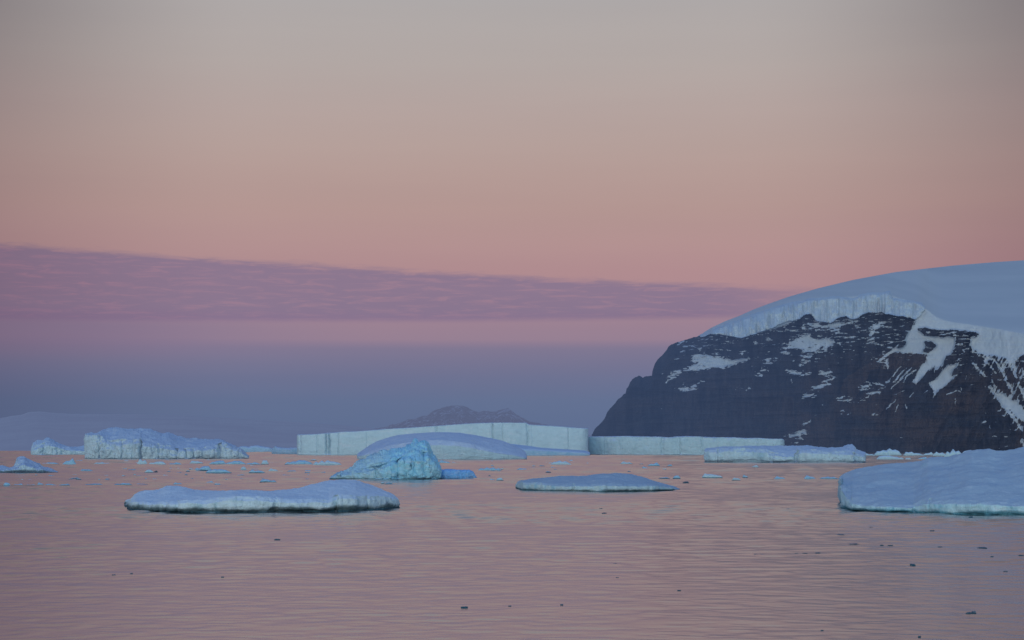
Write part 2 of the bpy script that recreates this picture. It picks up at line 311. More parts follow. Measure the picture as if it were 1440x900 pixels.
# ------------------------------------------------------------------ small floating pieces: (u0, u1, top, base, mat, label, group)
rng = random.Random(5)
def bit(u0, u1, top, base, mat, label, name='bergy_bit', cat='bergy bit', group=None, k=0):
    n = max(4, int((u1-u0)/4)); r = random.Random(int(u0*7+base*3)); pts = []
    pk = r.uniform(.25, .75)
    for i in range(n+1):
        q = i/n; env = min(1, q/.12+.15, (1-q)/.15+.15)
        hgt = env*(.55+.45*max(0, 1-abs(q-pk)*2.2))*(1 if i % 2 else r.uniform(.55, 1))
        pts.append((u0+(u1-u0)*q, base-(base-top)*hgt))
    Y = depth(base); D = max((u1-u0)/F*Y*.45, .15)
    return berg(name, label, cat, pts, [(u0, base), (u1, base)], mat, D, parts=False, n=int(min(90, max(14, (u1-u0)*2.2))), amp=min(D*.12, (base-top)/F*Y*.22), nsc=max(D*.6, .1),
                notch=min(.4, D*.08), p=2.6, seed=k*1.37+u0*.01, rows=(10, 6, 5), lipd=.15, group=group, cat_at=.5)
B, W, K = M_bit, M_bitw, M_dark
bits = [
 (88,107,644,653.5,B,'small bright blue ice lump in water below the left tail berg'),
 (131,161,650,652.8,W,'thin pale ice slab just under the left end of the blocky berg'),
 (56,84,650,652.8,B,'thin ice slick behind the pointed turquoise fragment'),
 (193,208,643.5,653.5,W,'small upright pale ice horn below middle of the blocky berg'),
 (207,234,648.8,653.6,W,'flat pale ice piece trailing right of the small upright horn'),
 (236,256,650,653.4,B,'low blue-green ice piece second right of the small upright horn'),
 (272,298,655,661.5,B,'small blue domed ice piece above a pair of blue slabs left of centre'),
 (289,326,659,665.3,B,'long light blue ice slab below the small blue domed piece'),
 (266,286,647.5,652,W,'pale greenish flat ice below the dark arch of the blocky berg'),
 (294,318,647,653,B,'deep blue ice slab under right end of the blocky berg'),
 (318,346,647.5,653.2,B,'blue ice slab under the tail of the blocky berg'),
 (345,367,650,653.4,B,'low blue ice strip leading to a small white knob'),
 (367,378,646,653,W,'small round white ice knob between the blocky berg and blue ledge'),
 (338,347,655.5,661,W,'tiny whitish ice lump right of the small blue domed piece'),
 (350,373,660,665,B,'blue low slab in open water below the small white knob'),
 (377,392,658.5,663,W,'small greenish ice piece with dark shadow, below the white knob'),
 (403,418,661,663.4,B,'faint flat ice piece left of the craggy blue berg'),
 (428,438,660.5,663.2,B,'tiny dark-edged ice piece nearest left of the craggy berg ramp'),
 (400,440,647,653.6,B,'long blue ice slab in front of the low blue shelf'),
 (440,481,647,654.5,W,'long pale ice slab with dark crack in front of the high iceberg'),
 (365,389,673.5,678.2,B,'blue flat ice piece just behind the left foreground floe'),
 (243,257,678,681.5,B,'small flat blue ice piece behind the hump of the left foreground floe'),
 (288,301,676.5,679.5,B,'small dark blue ice piece behind centre of the left foreground floe'),
 (301,311,679,682,B,'tiny slanting ice piece next to the small dark blue one'),
 (203,216,660,664.6,W,'small pale ice piece with dark right side, below the blocky berg'),
 (216,222,661.5,664.2,K,'tiny dark ice lump beside the small pale piece'),
 (112,132,659.5,662.5,B,'thin bluish ice piece right of the pointed turquoise fragment'),
 (4,16,678,683.2,B,'leftmost blue lump of the long brash line'),
 (17,34,679.5,683,B,'flat blue piece second from left in the long brash line'),
 (34,52,680.5,683,B,'thin dark blue strip third from left in the long brash line'),
 (52,62,678,682.4,B,'small raised lavender lump in the long brash line'),
 (62,82,680.3,682.8,B,'thin blue strip right of the lavender lump in the brash line'),
 (82,100,680.3,683,B,'thin dark strip near the middle of the long brash line'),
 (118,145,679.8,682.2,B,'greyish strip right of the gap in the long brash line'),
 (160,186,679,682.2,B,'bluish strip near the right end of the brash line'),
 (190,208,679.8,681.6,B,'rightmost thin strip of the long brash line'),
 (616,634,647.5,651.5,B,'light blue flat ice just behind right shoulder of the craggy blue berg'),
 (535,541,677,680.5,W,'tiny white ice lump just below the craggy blue berg'),
 (541,553,678.5,680.8,B,'tiny bluish ice strip right of the tiny white lump'),
 (672,706,656.5,662,B,'flat blue ice slab in open water below the domed berg'),
 (726,743,658,661,B,'thin dark ice strip right of the flat blue slab'),
 (774,804,647.5,654,W,'small pale blocky ice piece below the long high iceberg'),
 (688,697,673,675.6,B,'tiny blue ice piece left of the middle floe'),
 (697,708,671.5,675.8,W,'tiny pale ice piece left of the middle floe'),
 (774,782,656,658,B,'speck of bluish ice below the small pale blocky piece'),
 (872,890,648.5,652.6,W,'pale flat ice speck in water below the long low iceberg'),
 (911,928,650,655.2,B,'light blue flat ice piece below the long low iceberg'),
 (902,912,656,659.6,B,'faint bluish ice speck above the middle floe'),
 (938,946,653,655.5,B,'tiny lavender ice speck right of the light blue flat piece'),
 (946,957,668,672.8,B,'small blue ice piece above right tip of the middle floe'),
 (926,942,671,673,B,'thin dark ice strip above right tip of the middle floe'),
 (960,969,676.5,679,K,'dark ice speck right of the middle floe'),
 (987,1016,665.5,672,W,'bright pale rectangular ice block in open water right of the middle floe'),
 (1029,1042,671,675.6,W,'small pale ice lump just right of the rectangular block'),
 (1044,1052,667.5,671.5,B,'tiny blue ice lump behind the small pale lump'),
 (1057,1067,654,657.2,W,'tiny pale ice patch under the turquoise foot of the horned berg'),
 (1088,1105,669.5,674.2,B,'small light blue ice piece halfway between rectangular block and big right berg'),
 (1130,1148,668.5,674,B,'small light blue ice piece nearing the big right berg'),
 (1152,1180,670,673.8,B,'row-end blue ice strip beside left tip of the big right berg'),
 (1229,1268,630.5,640.8,W,'pale rounded ice pile at foot of the headland, right of the horned berg'),
 (1232,1272,640.5,646.5,W,'flat white ice slab in front of the pale rounded pile'),
 (1270,1298,634.5,641,W,'low pale ice ridge under the headland, second of the shore pieces'),
 (1297,1314,635.5,641,W,'small pale ice mound under the headland beside the low ridge'),
 (1312,1334,634.5,641.5,W,'pale ice block left of the wedge-shaped slab at the headland foot'),
 (1328,1356,630.5,643.5,W,'tilted wedge-shaped pale slab rising behind the big right berg'),
 (1213,1231,637,641,W,'low pale ice bit between the horned berg and the headland pile'),
]
bits += [(1272,1282,643,646.5,W,'tiny pale ice lump between headland foot and big right berg, left one'), (1290,1306,642.5,646,B,'thin bluish ice strip between headland foot and big right berg'),
 (1352,1378,631.5,638,W,'low white ice heap just right of the wedge-shaped slab'), (1376,1400,632,638,W,'white ice heap at the headland foot seen over the big right berg'), (1400,1440,631,638,W,'long low ice heap at the headland foot by the right edge of the view')]
for k, b in enumerate(bits): bit(*b, k=k)
rb = random.Random(11)
for k in range(110):
    uc = rb.choice([rb.uniform(0, 500), rb.uniform(0, 480), rb.uniform(620, 985)]); v = rb.choice([648.5, 652, 656, 660, 664, 669, 674])+rb.uniform(-1.2, 1.2)
    if (uc > 455 and uc < 625 and v < 680) or (uc < 85 and v < 668) or (uc > 720 and uc < 960 and v > 664): continue
    wd = rb.uniform(3, 9)*rb.choice([1, 1, 1.6]); bit(uc-wd/2, uc+wd/2, v-rb.uniform(1.0, 2.0), v, rb.choice([B, W]), 'tiny low fleck of brash ice, one of many dotted over the far pink water', 'brash_ice', 'brash ice', 'flecks of brash ice on the far water', k)
# scattered dark chips of clear ice in the open water: nothing tells one from the next
chips = [(40,752,4),(60,751,4),(390,759,10),(185,807,5),(160,809,6),(227,806,4),(257,805,4),(525,789,4),(660,790,3),(313,812,5),(653,854.5,10),(717,853,5),(300,802,4),
 (845,715.5,6),(850,722,9),(1182,753,14),(1155,753.5,4),(1200,766,16),(1063,780,8),(1072,780.5,6),(1083,780,7),(1120,778.5,6),(1132,778.5,8),(1150,778,9),(1240,767,6),(1252,767.5,9),
 (1311,746.5,8),(1375,746,3),(1322,769.5,8),(1381,771,14),(1395,783,5),(1414,804,7),(1285,795,6),(1134,887.5,4),(1156,887.5,5),(1293,896,5),(1090,874,4),(724,744.5,4),(1020,765,4),(440,737.5,4),(712,724,3),
 (75,703,4),(1225,742,6),(1365,725.5+1.5,7),(865,793,6),(940,802,4),(1436,781.5,9),(610,798,3),(490,800,3),(1108,716.5,10),(1258,757,4),(1283,794,8),(868,813,5),(955,831,6),(790,851,5)]
cl = 'tiny dark chip of clear ice floating in the open foreground water'
for k, (uc, v, wd) in enumerate(chips):
    if wd >= 14 or wd <= 4: continue
    bit(uc-wd*.42, uc+wd*.42, v-(.7+.08*wd), v, K, cl, 'ice_chip', 'ice chip', 'dark ice chips scattered over the foreground water', k)
for uc, v, wd, lb in ((1182,753,14,'thin dark chip of ice below the left end of the big right berg'),
                      (1200,766,17,'longest thin dark chip of ice in the ripples below the big right berg'),
                      (1381,771,14,'thin dark ice chip in the ripples near the right edge'),
                      (653,854.5,10,'dark two-humped ice chip at bottom centre, left of a smaller one')):
    bit(uc-wd/2, uc+wd/2, v-2.2, v, K, lb, 'ice_chip', 'ice chip')
bit(1358,1366,859.5,863.5,K,'left hump of the dark ice pair floating in lower right water','ice_chip','ice chip',k=3)
bit(1365,1373,857.8,862.5,K,'right, taller hump of the dark ice pair floating in lower right water','ice_chip','ice chip',k=4)

# ------------------------------------------------------------------ headland
def zoomA(x, y): return (920+x/3.75, 400+y/3.75)
def zoomB(x, y): return (1160+x/3.75, 400+y/3.75)
crest_pl = [(830,613),(833,610.5),(836,604),(840,598.5),(844,596),(850,589),(854,579),(858,573.5),(862,570),(869,562),(876,556),(880,553),(881,546),(884,543),(886,538),(889,533),(893,530),(898,528.5),(903,530.5),(912,529),(917,528),(917.5,521),(921,511),(925,505),(931,499.5),(938,491),(942,486),(950,481.5),(960,479.5),(981,472.5),(1000,461),(1020,451.5),(1040,444),(1060,435),(1080,427.5),(1110,417),(1150,405.5),(1200,393.5),(1260,382.5),(1340,373.5),(1400,368.5),(1440,366),(1500,364.5),(1600,366),(1750,378),(1900,400),(2050,440)]
rim_pl = [(830,613),(981,472.3),(1013,458),(1035,450.5),(1064,440),(1107,426.5),(1139,420),(1176,416.5),(1200,419),(1208,415),(1227,411),(1238,412),(1251,409),(1256,419),(1275,422),(1296,425),(1301,432)]
foot_pl = [(981,472.8),(1000,469.5),(1013,469),(1030,472),(1042,474),(1052,472),(1062,469),(1085,459),(1107,451),(1125,447),(1133,440.5),(1141,441),(1147,450),(1160,452),(1168,452),(1176,448),(1189,443),(1194,447),(1200,448),(1214,441),(1220,438.5),(1240,439),(1248,442),(1267,444),(1288,447.5),(1301,435.5)]
NU, NV, NB = 900, 420, 26
us = np.concatenate([np.linspace(832, 1460, NU-120), np.linspace(1460, 2040, 121)[1:]]); NU = len(us)
cv = interp(crest_pl, us) + np.where(us < 990, 1.6*fbm(us*.22, us*0, us*0+2, 4, .6), 0)
bv = 634.8+np.clip((us-832)/600, 0, 2)*2.0
tv = np.linspace(0, 1, NV)[:, None]
VV = bv[None, :]+(cv-bv)[None, :]*tv; UU = np.broadcast_to(us[None, :], VV.shape)
hgt = (bv[None, :]-VV)                       # pixels above the waterline
rimv = np.where((us > 981) & (us < 1301), interp(rim_pl, us), np.where(us <= 981, cv, 0))
footv = np.where((us > 981) & (us < 1301), interp(foot_pl, us), 0)
# the snow dome's lower limit right of the ice cliff
dome_low = [(1301,434),(1320,450),(1400,462),(1440,470),(2050,480)]
rimv2 = np.where(us >= 1301, interp(dome_low, us), rimv)
_k = np.ones(31)/31; rim_s = np.convolve(np.pad(rimv2, 30, mode='edge'), np.convolve(_k, _k), 'valid')
footv = np.where((us > 985) & (us < 1296), footv+2.6*fbm(us/9, us*0+3, us*0, 5, .65)+1.2, footv)
rimv = np.where((us > 1005) & (us < 1296), rimv+1.6*fbm(us/7, us*0+8, us*0, 4, .65), rimv); rimv2 = np.where(us < 1301, rimv, rimv2)
Yb = depth(636.0)-300 + 260*np.clip((900-us)/70, 0, 1)**2 + 120*np.sin(us/90.0)
above_rim = np.clip(rim_s[None, :]-VV, 0, None); span = np.maximum(rim_s-cv, 1)[None, :]
Yh = Yb[None, :] + 1.05*np.minimum(hgt, bv[None, :]-rim_s[None, :]) + 1300*(above_rim/130)**1.15*(130/np.maximum(span, 60))**.5
# rounding towards the left skyline
edge = np.clip(1-(VV-cv[None, :])/26, 0, 1); Yh = Yh+np.where(us[None, :] < 1000, 170*edge**2.5, 60*edge**3)
# relief (in metres of depth)
rockm = sm(-4, 6, VV-rimv2[None, :])
fade_e = sm(0, 10, VV-cv[None, :])
rel = 26*ridge(UU/46, VV/120, UU*0, 5, .55)+16*fbm(UU/9, VV/34, UU*0+4, 5, .6)+7*fbm(UU/40, VV/3.0, UU*0+9, 4, .6)+6*ridge(UU/5, VV/11, UU*0+5, 3)
rel2 = 30*np.abs(fbm((UU+.55*VV)/16, VV/90, UU*0+3, 4))           # gullies fanning on the right-hand flank
rel = rel+rel2*sm(1180, 1260, UU)
# ice cliff stands proud with seracs
cliffm = ((VV < footv[None, :]) & (VV > rimv[None, :]) & (us[None, :] > 981) & (us[None, :] < 1301))
Yh = Yh-np.where(cliffm, 14+16*ridge(UU/6.5, VV/40, UU*0, 3, .5)+4*fbm(UU/4, VV/8, UU*0+2, 3), 0)*np.clip((VV-rimv[None, :])/3, 0, 1)
Yh = Yh+sm(0, 4, rimv2[None, :]-VV)*4*fbm(UU/60, VV/20, UU*0, 3)

# snow lying on the rock: areas and streaks, as (zoom, points)
def inpoly(x, y, poly):
    r = np.zeros(x.shape, bool); n = len(poly)
    for i in range(n):
        x1, y1 = poly[i]; x2, y2 = poly[(i+1) % n]
        if y1 == y2: continue
        c = ((y1 > y) != (y2 > y)) & (x < (x2-x1)*(y-y1)/(y2-y1)+x1); r ^= c
    return r
wu = UU+1.3*fbm(UU/3.2, VV/2.2, UU*0+1, 3)+1.4*fbm(UU/11, VV/6, UU*0+6, 2); wv = VV+.9*fbm(UU/3.2, VV/2.0, UU*0+11, 3)+1.0*fbm(UU/10, VV/6, UU*0+16, 2)
snow = np.zeros(VV.shape)
def area(z, pts, val=1.0):
    p = [z(*q) for q in pts]; m = inpoly(wu, wv, p); snow[m] = val
def streak(z, x0, y0, x1, y1, w):
    a = np.array(z(x0, y0)); b = np.array(z(x1, y1)); wpx = w/3.75*.5; d = b-a; L2 = max(d@d, 1e-6)
    t = np.clip(((wu-a[0])*d[0]+(wv-a[1])*d[1])/L2, 0, 1)
    dist = np.hypot(wu-a[0]-t*d[0], (wv-a[1]-t*d[1])*1.3)
    wl = wpx*(1.15-.6*np.abs(t-.45))
    global snow
    snow = np.maximum(snow, np.clip(1.0-.5*(dist/np.maximum(wl, .1))**2, 0, 1)*(dist < wl*1.45))
zA, zB = zoomA, zoomB
# dome and the snow field under it (right-hand side)
area(zB, [(535,125),(520,140),(483,190),(455,235),(425,285),(385,320),(345,350),(300,385),(272,410),(300,402),(335,372),(385,350),(410,362),(470,360),(555,370),(590,350),(660,330),(770,322),(800,355),(840,372),(880,372),(930,380),(980,400),(1010,388),(1050,370),(3600,420),(3600,-400),(540,-400)])
hard = ([(480,230),(530,226),(600,240),(700,241),(790,250),(812,262),(790,288),(768,290),(762,330),(750,345),(700,340),(685,330),(688,280),(600,275),(560,272),(520,272),(515,255),(495,248)],
           [(380,335),(395,312),(410,298),(437,297),(425,315),(412,330)], [(525,302),(560,300),(590,322),(572,345),(545,360),(520,357),(528,330)])
for pl in hard: area(zB, pl, 0.0)
area(zB, [(590,280),(688,283),(684,340),(660,372),(640,378),(615,425),(590,440),(575,475),(585,410),(555,440),(480,527),(458,515),(520,430),(552,372)])
area(zB, [(650,425),(712,413),(690,438),(655,462),(668,482),(702,472),(672,500),(645,525),(600,560),(568,605),(575,560),(548,520),(592,500),(612,465)])
for s in [(330,395,330,445,12),(460,440,350,550,8),(430,440,360,520,7),(400,430,345,500,7),(520,420,470,510,9),(480,450,430,490,7),(300,530,340,508,14),(285,555,215,600,10),(235,518,190,555,13),
          (375,610,320,660,8),(390,630,372,672,5),(430,630,430,655,8),(300,700,310,680,5),(250,690,260,682,8),(100,590,72,600,10),(100,612,140,608,8),(112,678,95,665,12),(280,633,266,633,6),(50,488,35,480,14),
          (210,600,170,625,5),(720,330,735,355,12),(780,415,842,482,16),(690,560,640,580,12),(688,600,690,640,5),(720,540,720,560,6),(770,532,795,530,9),(845,720,828,730,14),(870,762,868,745,8),(905,800,885,800,10),
          (962,803,950,805,10),(912,668,922,665,8),(945,692,930,685,6),(1008,765,995,768,9),(960,853,950,857,9),(398,808,416,808,6),(515,858,520,858,6),(290,205,232,275,14),(265,298,222,312,8),(72,248,60,262,12),
          (352,308,372,303,6),(160,345,140,355,7),(80,308,90,325,7),(40,300,0,335,22),(100,200,0,218,12),(400,470,370,520,5),(445,470,410,520,5),(420,560,360,580,5),(470,570,440,600,5),(540,560,520,580,5),(700,560,730,575,5),(640,480,610,540,8),
          (625,400,590,450,8),(560,400,520,450,7),(750,480,740,500,5),(30,100,20,130,10)]: streak(zB, *s)
# mottled snow on the far right flank
for s in [(835,380,900,470,10),(880,380,960,500,10),(930,400,955,520,10),(990,400,1010,490,12),(1040,440,1060,520,10),(960,520,1010,590,16),(1000,620,1060,700,26),(870,540,990,700,18),(985,690,1045,770,16),(930,580,1060,720,34),
          (885,500,900,560,10),(960,400,1000,470,6),(1020,520,1060,600,16),(1060,400,1090,560,16),(1080,600,1140,760,30),(1040,820,1060,860,20),(1100,480,1160,640,22),(1160,420,1260,640,26),(1240,500,1330,800,30),(1300,430,1420,640,26),(1450,470,1500,760,30),(1600,430,1680,720,30)]: streak(zB, *s)
# left-hand wall
area(zA, [(425,288),(470,262),(540,235),(555,215),(600,205),(640,195),(700,178),(775,172),(770,185),(700,208),(620,236),(560,250),(520,262),(470,280)])
area(zA, [(630,347),(700,330),(720,300),(760,285),(800,270),(832,248),(822,280),(860,292),(900,285),(952,290),(940,320),(880,330),(850,355),(800,345),(760,335),(700,343)])
area(zA, [(190,395),(215,365),(260,370),(300,378),(340,385),(370,380),(358,400),(420,400),(460,388),(495,395),(470,405),(400,420),(360,440),(320,435),(300,430),(260,450),(200,455),(180,440),(220,420),(250,405)])
for s in [(770,225,870,215,9),(870,222,980,215,14),(980,215,1050,195,12),(120,318,155,296,12),(270,292,325,287,5),(383,290,385,265,5),(465,372,470,355,14),(240,348,247,335,11),(135,355,190,350,6),(100,482,140,460,20),(85,462,90,472,7),
          (45,472,50,465,9),(130,550,180,548,15),(190,545,245,520,13),(150,525,160,515,6),(70,565,73,565,6),(145,632,145,624,6),(170,628,172,625,6),(225,622,227,622,5),(430,555,470,548,6),(490,557,505,548,12),(555,468,580,450,19),
          (565,490,570,480,8),(600,398,600,412,16),(640,378,645,412,10),(600,355,620,355,8),(680,430,690,430,7),(730,463,780,475,20),(700,450,730,460,9),(818,468,832,468,8),(780,378,830,380,13),(770,427,800,413,14),(838,430,850,430,8),
          (720,500,730,520,8),(890,468,905,477,20),(945,492,945,480,16),(908,445,925,445,8),(850,545,915,520,19),(780,600,840,580,13),(840,580,870,560,8),(970,598,1005,590,9),(1000,612,1035,608,8),(885,635,890,637,8),(1005,673,1018,679,13),
          (915,360,925,355,8),(830,355,855,348,6),(970,250,958,262,17),(985,308,985,322,8),(780,750,830,712,6),(710,805,800,765,18),(720,818,780,810,9),(740,835,765,831,6),(790,770,803,795,10),(845,690,855,686,5),(110,395,140,392,5),(230,320,200,322,5),
          (60,520,70,510,5),(130,655,132,668,5),(40,655,42,660,5),(510,420,520,440,5),(650,360,700,355,4),(560,330,600,322,3)]: streak(zA, *s)
# break the snow up along the ledges (left) and down the fall line (right)
def blur(a, k1, k2):
    for ax, k in ((0, k1), (1, k2)):
        c = np.cumsum(np.pad(a, [(k+1, k) if i == ax else (0, 0) for i in (0, 1)], mode='edge'), axis=ax)
        a = (np.take(c, np.arange(2*k+1, c.shape[ax]), ax)-np.take(c, np.arange(0, c.shape[ax]-2*k-1), ax))/(2*k+1)
    return a
sb = blur(blur(snow, 7, 9), 6, 8)
ledge_n = .75*fbm(UU/4.5, VV/1.3, UU*0+41, 4, .6)+.5*fbm(UU/14, VV/4, UU*0+44, 3)
fall_n = .8*fbm((UU+.5*(VV-500))/2.2, VV/9, UU*0+51, 4, .6)
kk = sm(1225, 1265, UU+.0*VV)
brk = ledge_n*(1-kk)+fall_n*kk*sm(1325, 1365, UU)+fall_n*.45*kk
solid = sm(.93, 1.0, sb)*kk
left = np.clip(.42*snow+.85*np.minimum(sb, .6)+.04+1.2*ledge_n*sm(.01, .12, sb), 0, 1)
snow = np.where(solid > .5, snow, np.where(kk < .5, left, np.clip(.55*snow+.95*np.minimum(sb, .7)+.75*brk*sm(.03, .25, sb), 0, 1)))
snow = np.where((kk < .5) & (VV < 478-.25*(UU-1035)) & (UU < 1120) & (UU > 1030), np.maximum(snow, .8*sm(.3, .6, sb)), snow)
for pl in hard: snow[inpoly(wu, wv, [zB(*q) for q in pl])] = 0
# thin ledge dusting
led = sm(.36, .62, fbm(UU/9, VV/1.6, UU*0+21, 4, .55)+.25*sm(520, 470, VV)*sm(0, 20, hgt))
where_l = sm(940, 960, UU)*sm(560, 500, VV)*.62 + .5*sm(1300, 1400, UU)
snow = np.clip(np.maximum(snow, led*where_l*.9), 0, 1)
snow = np.where(cliffm | ((VV < rimv2[None, :]) & (us[None, :] < 1301) & (us[None, :] > 981)), 1, snow)
Yh = Yh-rel*rockm*fade_e*(.35+.65*sm(0, 25, hgt))*(1-.85*sm(.45, .95, blur(snow, 3, 4)))
domem = (VV < rimv2[None, :]-0.0) & (us[None, :] > 981)
brown = sm(0, 1, .5+1.2*fbm(UU/50, VV/30, UU*0+31, 4))*sm(470, 560, VV)*(.35+.65*sm(1040, 1180, UU))
pb = [zB(310,365), zB(400,350), zB(555,368), zB(520,430), zB(420,440), zB(250,450), zB(160,600), zB(60,640), zB(100,500)]
brown = np.maximum(brown, inpoly(wu, wv, pb)*1.0)
brown = np.maximum(brown, sm(10, 0, np.abs(VV-608-(UU-1280)*.02+3*fbm(UU/30, VV*0, UU*0)))*sm(1160, 1220, UU)*sm(1420, 1340, UU)*.9)
# back side
Yback = []; Zback = []
zc = pz(cv, Yh[-1]); 
for k in range(1, NB+1):
    s = k/NB; Yback.append(Yh[-1]+1500*s); Zback.append(zc-(zc+30)*s**2)
Xg = (UU-720)/F*Yh; Zg = pz(VV, Yh); Zg[0] = -12
Yall = np.concatenate([Yh, np.array(Yback)]); Zall = np.concatenate([Zg, np.array(Zback)]); Xall = np.concatenate([Xg, (us[None, :]-720)/F*np.array(Yback)])
rn = Yall.shape[0]
V = np.stack([Xall, Yall, Zall], -1).reshape(-1, 3)
pad = lambda a, v: np.concatenate([a, np.full((NB, NU), v)]).ravel()
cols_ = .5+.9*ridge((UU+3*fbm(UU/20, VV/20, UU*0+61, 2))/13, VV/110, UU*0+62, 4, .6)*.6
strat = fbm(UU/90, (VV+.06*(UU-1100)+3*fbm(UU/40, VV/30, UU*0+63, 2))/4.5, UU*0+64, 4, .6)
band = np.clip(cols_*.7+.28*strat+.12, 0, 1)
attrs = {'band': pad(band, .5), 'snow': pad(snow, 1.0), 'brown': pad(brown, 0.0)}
cell = lambda m: m[:-1, :-1]
cm = np.concatenate([cliffm, np.zeros((NB, NU), bool)])[:-1, :-1]
dm = np.concatenate([domem, np.ones((NB, NU), bool)])[:-1, :-1] & ~cm
def head_mat():
    m, t = new_mat('headland_rock_and_snow')
    g = t.node('ShaderNodeNewGeometry'); pos = g.outputs['Position']; P = t.sep(pos)
    sn = t.node('ShaderNodeAttribute', attribute_name='snow').outputs['Fac']; br = t.node('ShaderNodeAttribute', attribute_name='brown').outputs['Fac']
    n1 = t.noise(t.vscale(pos, (1, .3, .25)), .045, 6, .65, .4); n2 = t.noise(t.vscale(pos, (.35, .2, 2.0)), .05, 6, .65); n3 = t.noise(pos, .12, 4, .6)
    rock = t.mix(t.step(n1, .35, .65), (.006, .008, .014, 1), (.028, .031, .040, 1))
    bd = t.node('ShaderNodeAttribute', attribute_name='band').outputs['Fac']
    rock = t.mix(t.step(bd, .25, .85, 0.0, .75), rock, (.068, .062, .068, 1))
    rock = t.mix(t.m('MULTIPLY', t.step(n2, .50, .72), .15), rock, (.046, .048, .056, 1))
    rock = t.mix(t.m('MULTIPLY', br, t.step(bd, .1, .8, .25, .9)), rock, (.095, .062, .050, 1))
    f = t.step(t.m('ADD', sn, t.m('MULTIPLY', t.m('SUBTRACT', n3, .5), .5)), .40, .60)
    snowc = t.mix(t.step(n1, .3, .7), (.66, .67, .68, 1), (.57, .60, .62, 1))
    col = t.mix(f, rock, snowc)
    b = t.node('ShaderNodeBsdfPrincipled'); t.put(b.inputs['Base Color'], col); b.inputs['Roughness'].default_value = .9; b.inputs['Specular IOR Level'].default_value = .1
    bp = t.node('ShaderNodeBump'); bp.inputs['Strength'].default_value = .6; bp.inputs['Distance'].default_value = 8
    t.l.new(t.m('ADD', n1, n2), bp.inputs['Height']); t.l.new(bp.outputs[0], b.inputs['Normal'])
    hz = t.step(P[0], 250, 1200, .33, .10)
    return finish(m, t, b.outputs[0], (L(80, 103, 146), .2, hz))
def snow_mat(name, a, b_, haze, sc=.004):
    m, t = new_mat(name); g = t.node('ShaderNodeNewGeometry'); pos = g.outputs['Position']
    n = t.noise(t.vscale(pos, (.4, 1, 1)), sc, 5, .55)
    b = t.node('ShaderNodeBsdfPrincipled'); t.put(b.inputs['Base Color'], t.mix(t.step(n, .35, .65), a+(1,), b_+(1,))); b.inputs['Roughness'].default_value = .85; b.inputs['Specular IOR Level'].default_value = .1
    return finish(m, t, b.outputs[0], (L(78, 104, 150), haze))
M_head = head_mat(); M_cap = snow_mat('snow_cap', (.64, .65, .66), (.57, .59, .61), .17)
M_cliffice = ice_mat('ice_cliff', face=(.56, .63, .68), snow=(.52, .60, .68), deep=(.36, .44, .52), dirt=(.42, .48, .50), size=22, wet_shade=.01, mottle=.5, haze=.12, bump=.06)
hl = (float(px(1150, 4500)), 4500.0, 0.0)
head = bpy.data.objects.new('headland', None); C.objects.link(head); head.location = hl; head['kind'] = 'structure'
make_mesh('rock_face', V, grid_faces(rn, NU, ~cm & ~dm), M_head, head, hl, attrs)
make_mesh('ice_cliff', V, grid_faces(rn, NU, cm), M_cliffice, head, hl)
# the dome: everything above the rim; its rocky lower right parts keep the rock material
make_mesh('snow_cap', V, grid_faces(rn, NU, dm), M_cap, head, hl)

# ------------------------------------------------------------------ far snow hill and far mountain
def far_ridge(name, crest, base_v, Y0, thick, mat, jag, n=300, rows=40, rough=0, par=None):
    u = np.linspace(crest[0][0], crest[-1][0], n); c = interp(crest, u)+jag*fbm(u*.12, u*0, u*0+5, 5, .6)
    t_ = np.linspace(0, 1, rows)[:, None]; v = base_v+(np.minimum(c, base_v-.3)-base_v)[None, :]*t_
    Y = Y0+thick*t_**1.3+0*v - rough*(ridge(u[None, :]/9+0*v, v/9, v*0, 5, .6)+.6*fbm((u[None, :]+.8*v)/3, v/12, v*0, 4))*np.clip(t_*(1-t_)*6, 0, 1)
    U = np.broadcast_to(u, v.shape); X = (U-720)/F*Y; Z = pz(v, Y); Z[0] = -10
    yb = Y[-1]+thick; Y = np.vstack([Y, yb]); X = np.vstack([X, (u-720)/F*yb]); Z = np.vstack([Z, 0*u-20])
    Vx = np.stack([X, Y, Z], -1).reshape(-1, 3); loc = (float(X.mean()), Y0, 0)
    o = make_mesh(name, Vx, grid_faces(rows+1, n), mat, None, loc); o['kind'] = 'structure'; return o
m, t = new_mat('far_snow_slope'); g = t.node('ShaderNodeNewGeometry'); n = t.noise(t.vscale(g.outputs['Position'], (.3, .3, 1)), .01, 5, .6)
b = t.node('ShaderNodeBsdfPrincipled'); t.put(b.inputs['Base Color'], t.mix(t.step(n, .35, .65), (.55, .60, .70, 1), (.42, .46, .58, 1))); b.inputs['Roughness'].default_value = .9
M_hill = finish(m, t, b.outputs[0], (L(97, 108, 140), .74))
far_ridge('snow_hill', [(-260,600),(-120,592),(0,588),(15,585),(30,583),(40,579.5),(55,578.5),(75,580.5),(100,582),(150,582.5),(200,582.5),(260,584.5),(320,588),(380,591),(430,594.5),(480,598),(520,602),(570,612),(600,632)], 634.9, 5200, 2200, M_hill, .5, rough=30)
m, t = new_mat('far_mountain_rock'); g = t.node('ShaderNodeNewGeometry'); pos = g.outputs['Position']; P = t.sep(pos)
n = t.noise(t.vscale(pos, (1, .4, .8)), .022, 6, .7, 1.0); n2 = t.noise(pos, .05, 4, .6)
b = t.node('ShaderNodeBsdfPrincipled'); t.put(b.inputs['Base Color'], t.mix(t.step(n, .50, .60), t.mix(n2, (.03, .03, .04, 1), (.10, .08, .09, 1)), (.50, .55, .66, 1))); b.inputs['Roughness'].default_value = .9
M_mt = finish(m, t, b.outputs[0], (L(97, 108, 141), .77))
